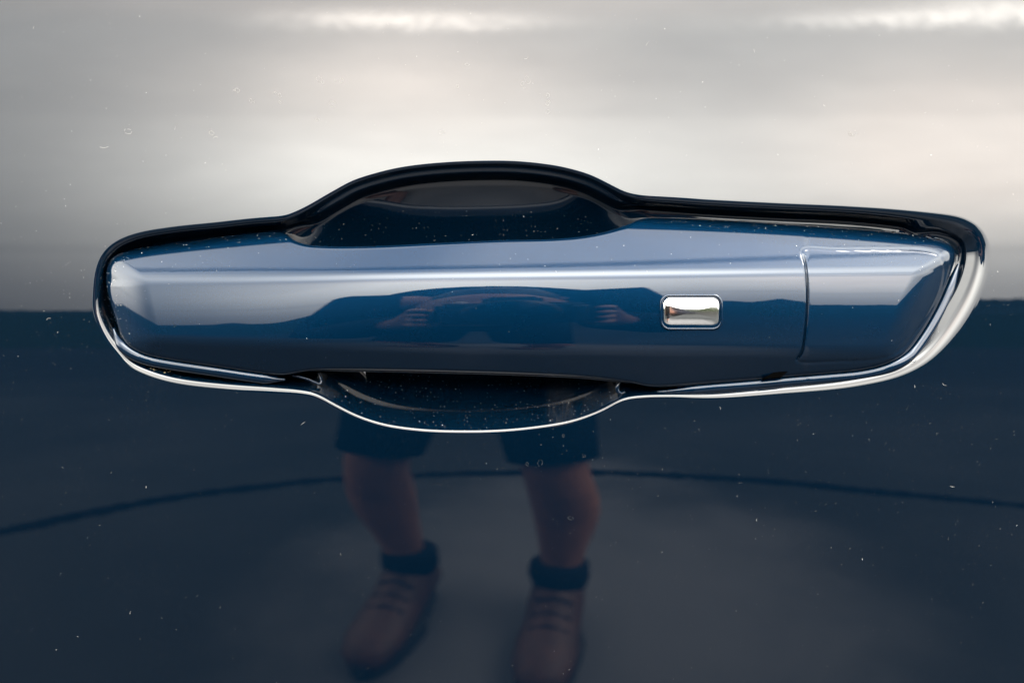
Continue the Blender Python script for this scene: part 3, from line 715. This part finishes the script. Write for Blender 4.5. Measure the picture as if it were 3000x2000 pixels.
def on_skin(k, cu, cv, su, sv, lo=.5, hi=1.5, mat=None):
    P = np.stack([RNG.normal(cu, su, k), RNG.normal(cv, sv, k)], 1) if su > 0 else np.stack([RNG.uniform(-100, 3100, k), RNG.uniform(-50, 2050, k)], 1)
    P = P[~inside_poly(P, OUTB[::5])]
    for u, v in P:
        a = 0.8 * RNG.uniform(lo, hi) ** 1.3 * S; fleck(skin_pt(u, v), np.array((0, -1.0, 0)), a * RNG.uniform(1, 2.2), a, (0 if RNG.random() < .15 else 1) if mat is None else mat)
on_skin(900, 0, 0, -1, 0, .28, 1.0)
for q in ((190, 820, 130, 120, 60), (215, 1050, 160, 170, 110), (480, 1220, 160, 110, 50), (2600, 1230, 200, 100, 60), (2800, 1640, 170, 110, 80), (2450, 1400, 300, 180, 60), (2800, 900, 120, 90, 30), (1700, 1320, 120, 90, 30), (2300, 1500, 400, 300, 60)):
    on_skin(q[4], q[0], q[1], q[2], q[3], .3, 1.0)
# recess
rn = mesh_normals(recess); rn[rn[:, 1] > 0] *= -1
ru, rv = Pu.ravel(), Pv.ravel(); ring_i = np.repeat(np.arange(len(DEP)), N)
ok = (ring_i > 12) & ~inside_poly(np.stack([ru, rv], 1), ho[::6])
def on_recess(k, cond, lo, hi, m=None):
    idx = np.where(ok & cond)[0]
    if len(idx) == 0: return
    # even out the mesh density: pick by random target points
    tg = np.stack([RNG.uniform(ru[idx].min(), ru[idx].max(), k), RNG.uniform(rv[idx].min(), rv[idx].max(), k)], 1)
    sub = idx[::3]
    for t_ in tg:
        d2 = (ru[sub] - t_[0]) ** 2 + (rv[sub] - t_[1]) ** 2; j = sub[d2.argmin()]
        if d2.min() > 64: continue
        a = 0.92 * RNG.uniform(lo, hi) ** 1.3 * S; fleck(RV[j] + RNG.normal(0, .3 * S, 3) * (1, 0, 1), rn[j], a * RNG.uniform(1, 2), a, (0 if RNG.random() < .07 else 1) if m is None else m)
on_recess(520, (rv > 1090) & (ru > 900) & (ru < 1830), .3, 1.2)
on_recess(170, (rv < 720) & (rv > 610) & (ru > 880) & (ru < 1850), .3, 1.2)
on_recess(160, (rv > 950) & (ru < 900), .3, 1.1)
on_recess(170, (ru < 340), .3, 1.2)
on_recess(120, (ru > 1850) & (rv > 950), .3, 1.2)
on_recess(70, (ru > 440) & (ru < 505) & (rv > 1062) & (rv < 1092), .6, 1.6, 2)
# handle
hvn = vn[nb * NH:]; hvn = np.where(hvn[:, 1:2] > 0, -hvn, hvn)
def on_handle(k, cond, lo, hi):
    idx = np.where(cond)[0]
    for j in RNG.choice(idx, min(k, len(idx)), replace=False):
        a = RNG.uniform(lo, hi) ** 1.3 * S; fleck(HVV[j], hvn[j], a * RNG.uniform(1, 2), a, 0 if RNG.random() < .3 else 1)
on_handle(150, (od > 1) & (od < 26) & (HV < 745) & ((HU < 840) | (HU > 1880)), .3, 1.3)
on_handle(110, (od > 1) & (od < 30) & (HU < 380) & (HV > 740), .3, 1.1)
on_handle(90, (od > 30) & (HV < 800), .3, 1.2)
on_handle(40, (od > 30) & (HV > 800), .3, .9)
for u, v in np.stack([RNG.uniform(0, 3000, 20), RNG.uniform(20, 1980, 20)], 1):
    if not inside_poly(np.array([[u, v]]), OUTB[::5])[0]: lint(skin_pt(u, v), np.array((0, -1.0, 0)), RNG.uniform(6, 16) * S, 1)
for u, v, l in ((305, 432, 34), (1895, 131, 26), (2765, 1125, 22), (2110, 1195, 14), (890, 1238, 24), (1250, 935, 12)): lint(skin_pt(u, v), np.array((0, -1.0, 0)), l * .75 * S, 1)
dust = obj('dust', np.array(DV), DF, M_dust, None, smooth=False)
for m in (simple('dust_grain_dim', (0.15, 0.15, 0.145), 0.8), M_dirt): dust.data.materials.append(m)
dust.data.polygons.foreach_set('material_index', DM)
tag(dust, 'pale dust specks and lint scattered over the blue paint', 'dust', kind='stuff')
# dried drops: thin irregular rims
SV, SF, SM = [], [], []
def drop(u, v, r, m):
    k0 = len(SV); k = 14; e = RNG.uniform(.7, 1.3); ph = RNG.uniform(0, 6)
    for i in range(k):
        w = 2 * math.pi * i / k; rr = r * (1 + .18 * math.sin(2 * w + ph) + RNG.normal(0, .06))
        for q in (rr, rr - RNG.uniform(.8, 1.6)):
            SV.append(skin_pt(u + q * math.cos(w) * e, v + q * math.sin(w)) + np.array((0, -0.00004, 0)))
    for i in range(k):
        if RNG.random() < .2: continue
        j = (i + 1) % k; SF.append((k0 + 2 * i, k0 + 2 * i + 1, k0 + 2 * j + 1, k0 + 2 * j)); SM.append(m)
for u, v, r in ((975, 305, 12), (935, 232, 11), (945, 240, 7), (1000, 236, 8), (1545, 235, 13), (1530, 245, 8), (1605, 280, 8), (1605, 302, 9), (1605, 328, 8), (1368, 190, 6), (1340, 253, 6), (820, 280, 8), (695, 265, 8), (375, 385, 11), (620, 390, 8), (1295, 387, 9), (2500, 390, 11), (735, 295, 7), (820, 300, 5), (930, 350, 6)):
    drop(u, v, r * .8, 0)
    if RNG.random() < .5: drop(u + RNG.normal(0, 9), v + RNG.normal(0, 7), r * .4, 0)
for u, v, r in ((1582, 1356, 11), (1545, 1359, 6), (1672, 1517, 8), (1712, 1335, 6), (2675, 1055, 9), (1650, 1276, 5)): drop(u, v, r * .75, 1)
spots = obj('water_spots', np.array(SV), SF, M_spot, None, smooth=False)
spots.data.materials.append(simple('dried_drop_faint', (0.012, 0.015, 0.018), 0.5))
spots.data.polygons.foreach_set('material_index', SM)
tag(spots, 'faint dried water spots on the glossy door paint', 'water spots', kind='stuff')
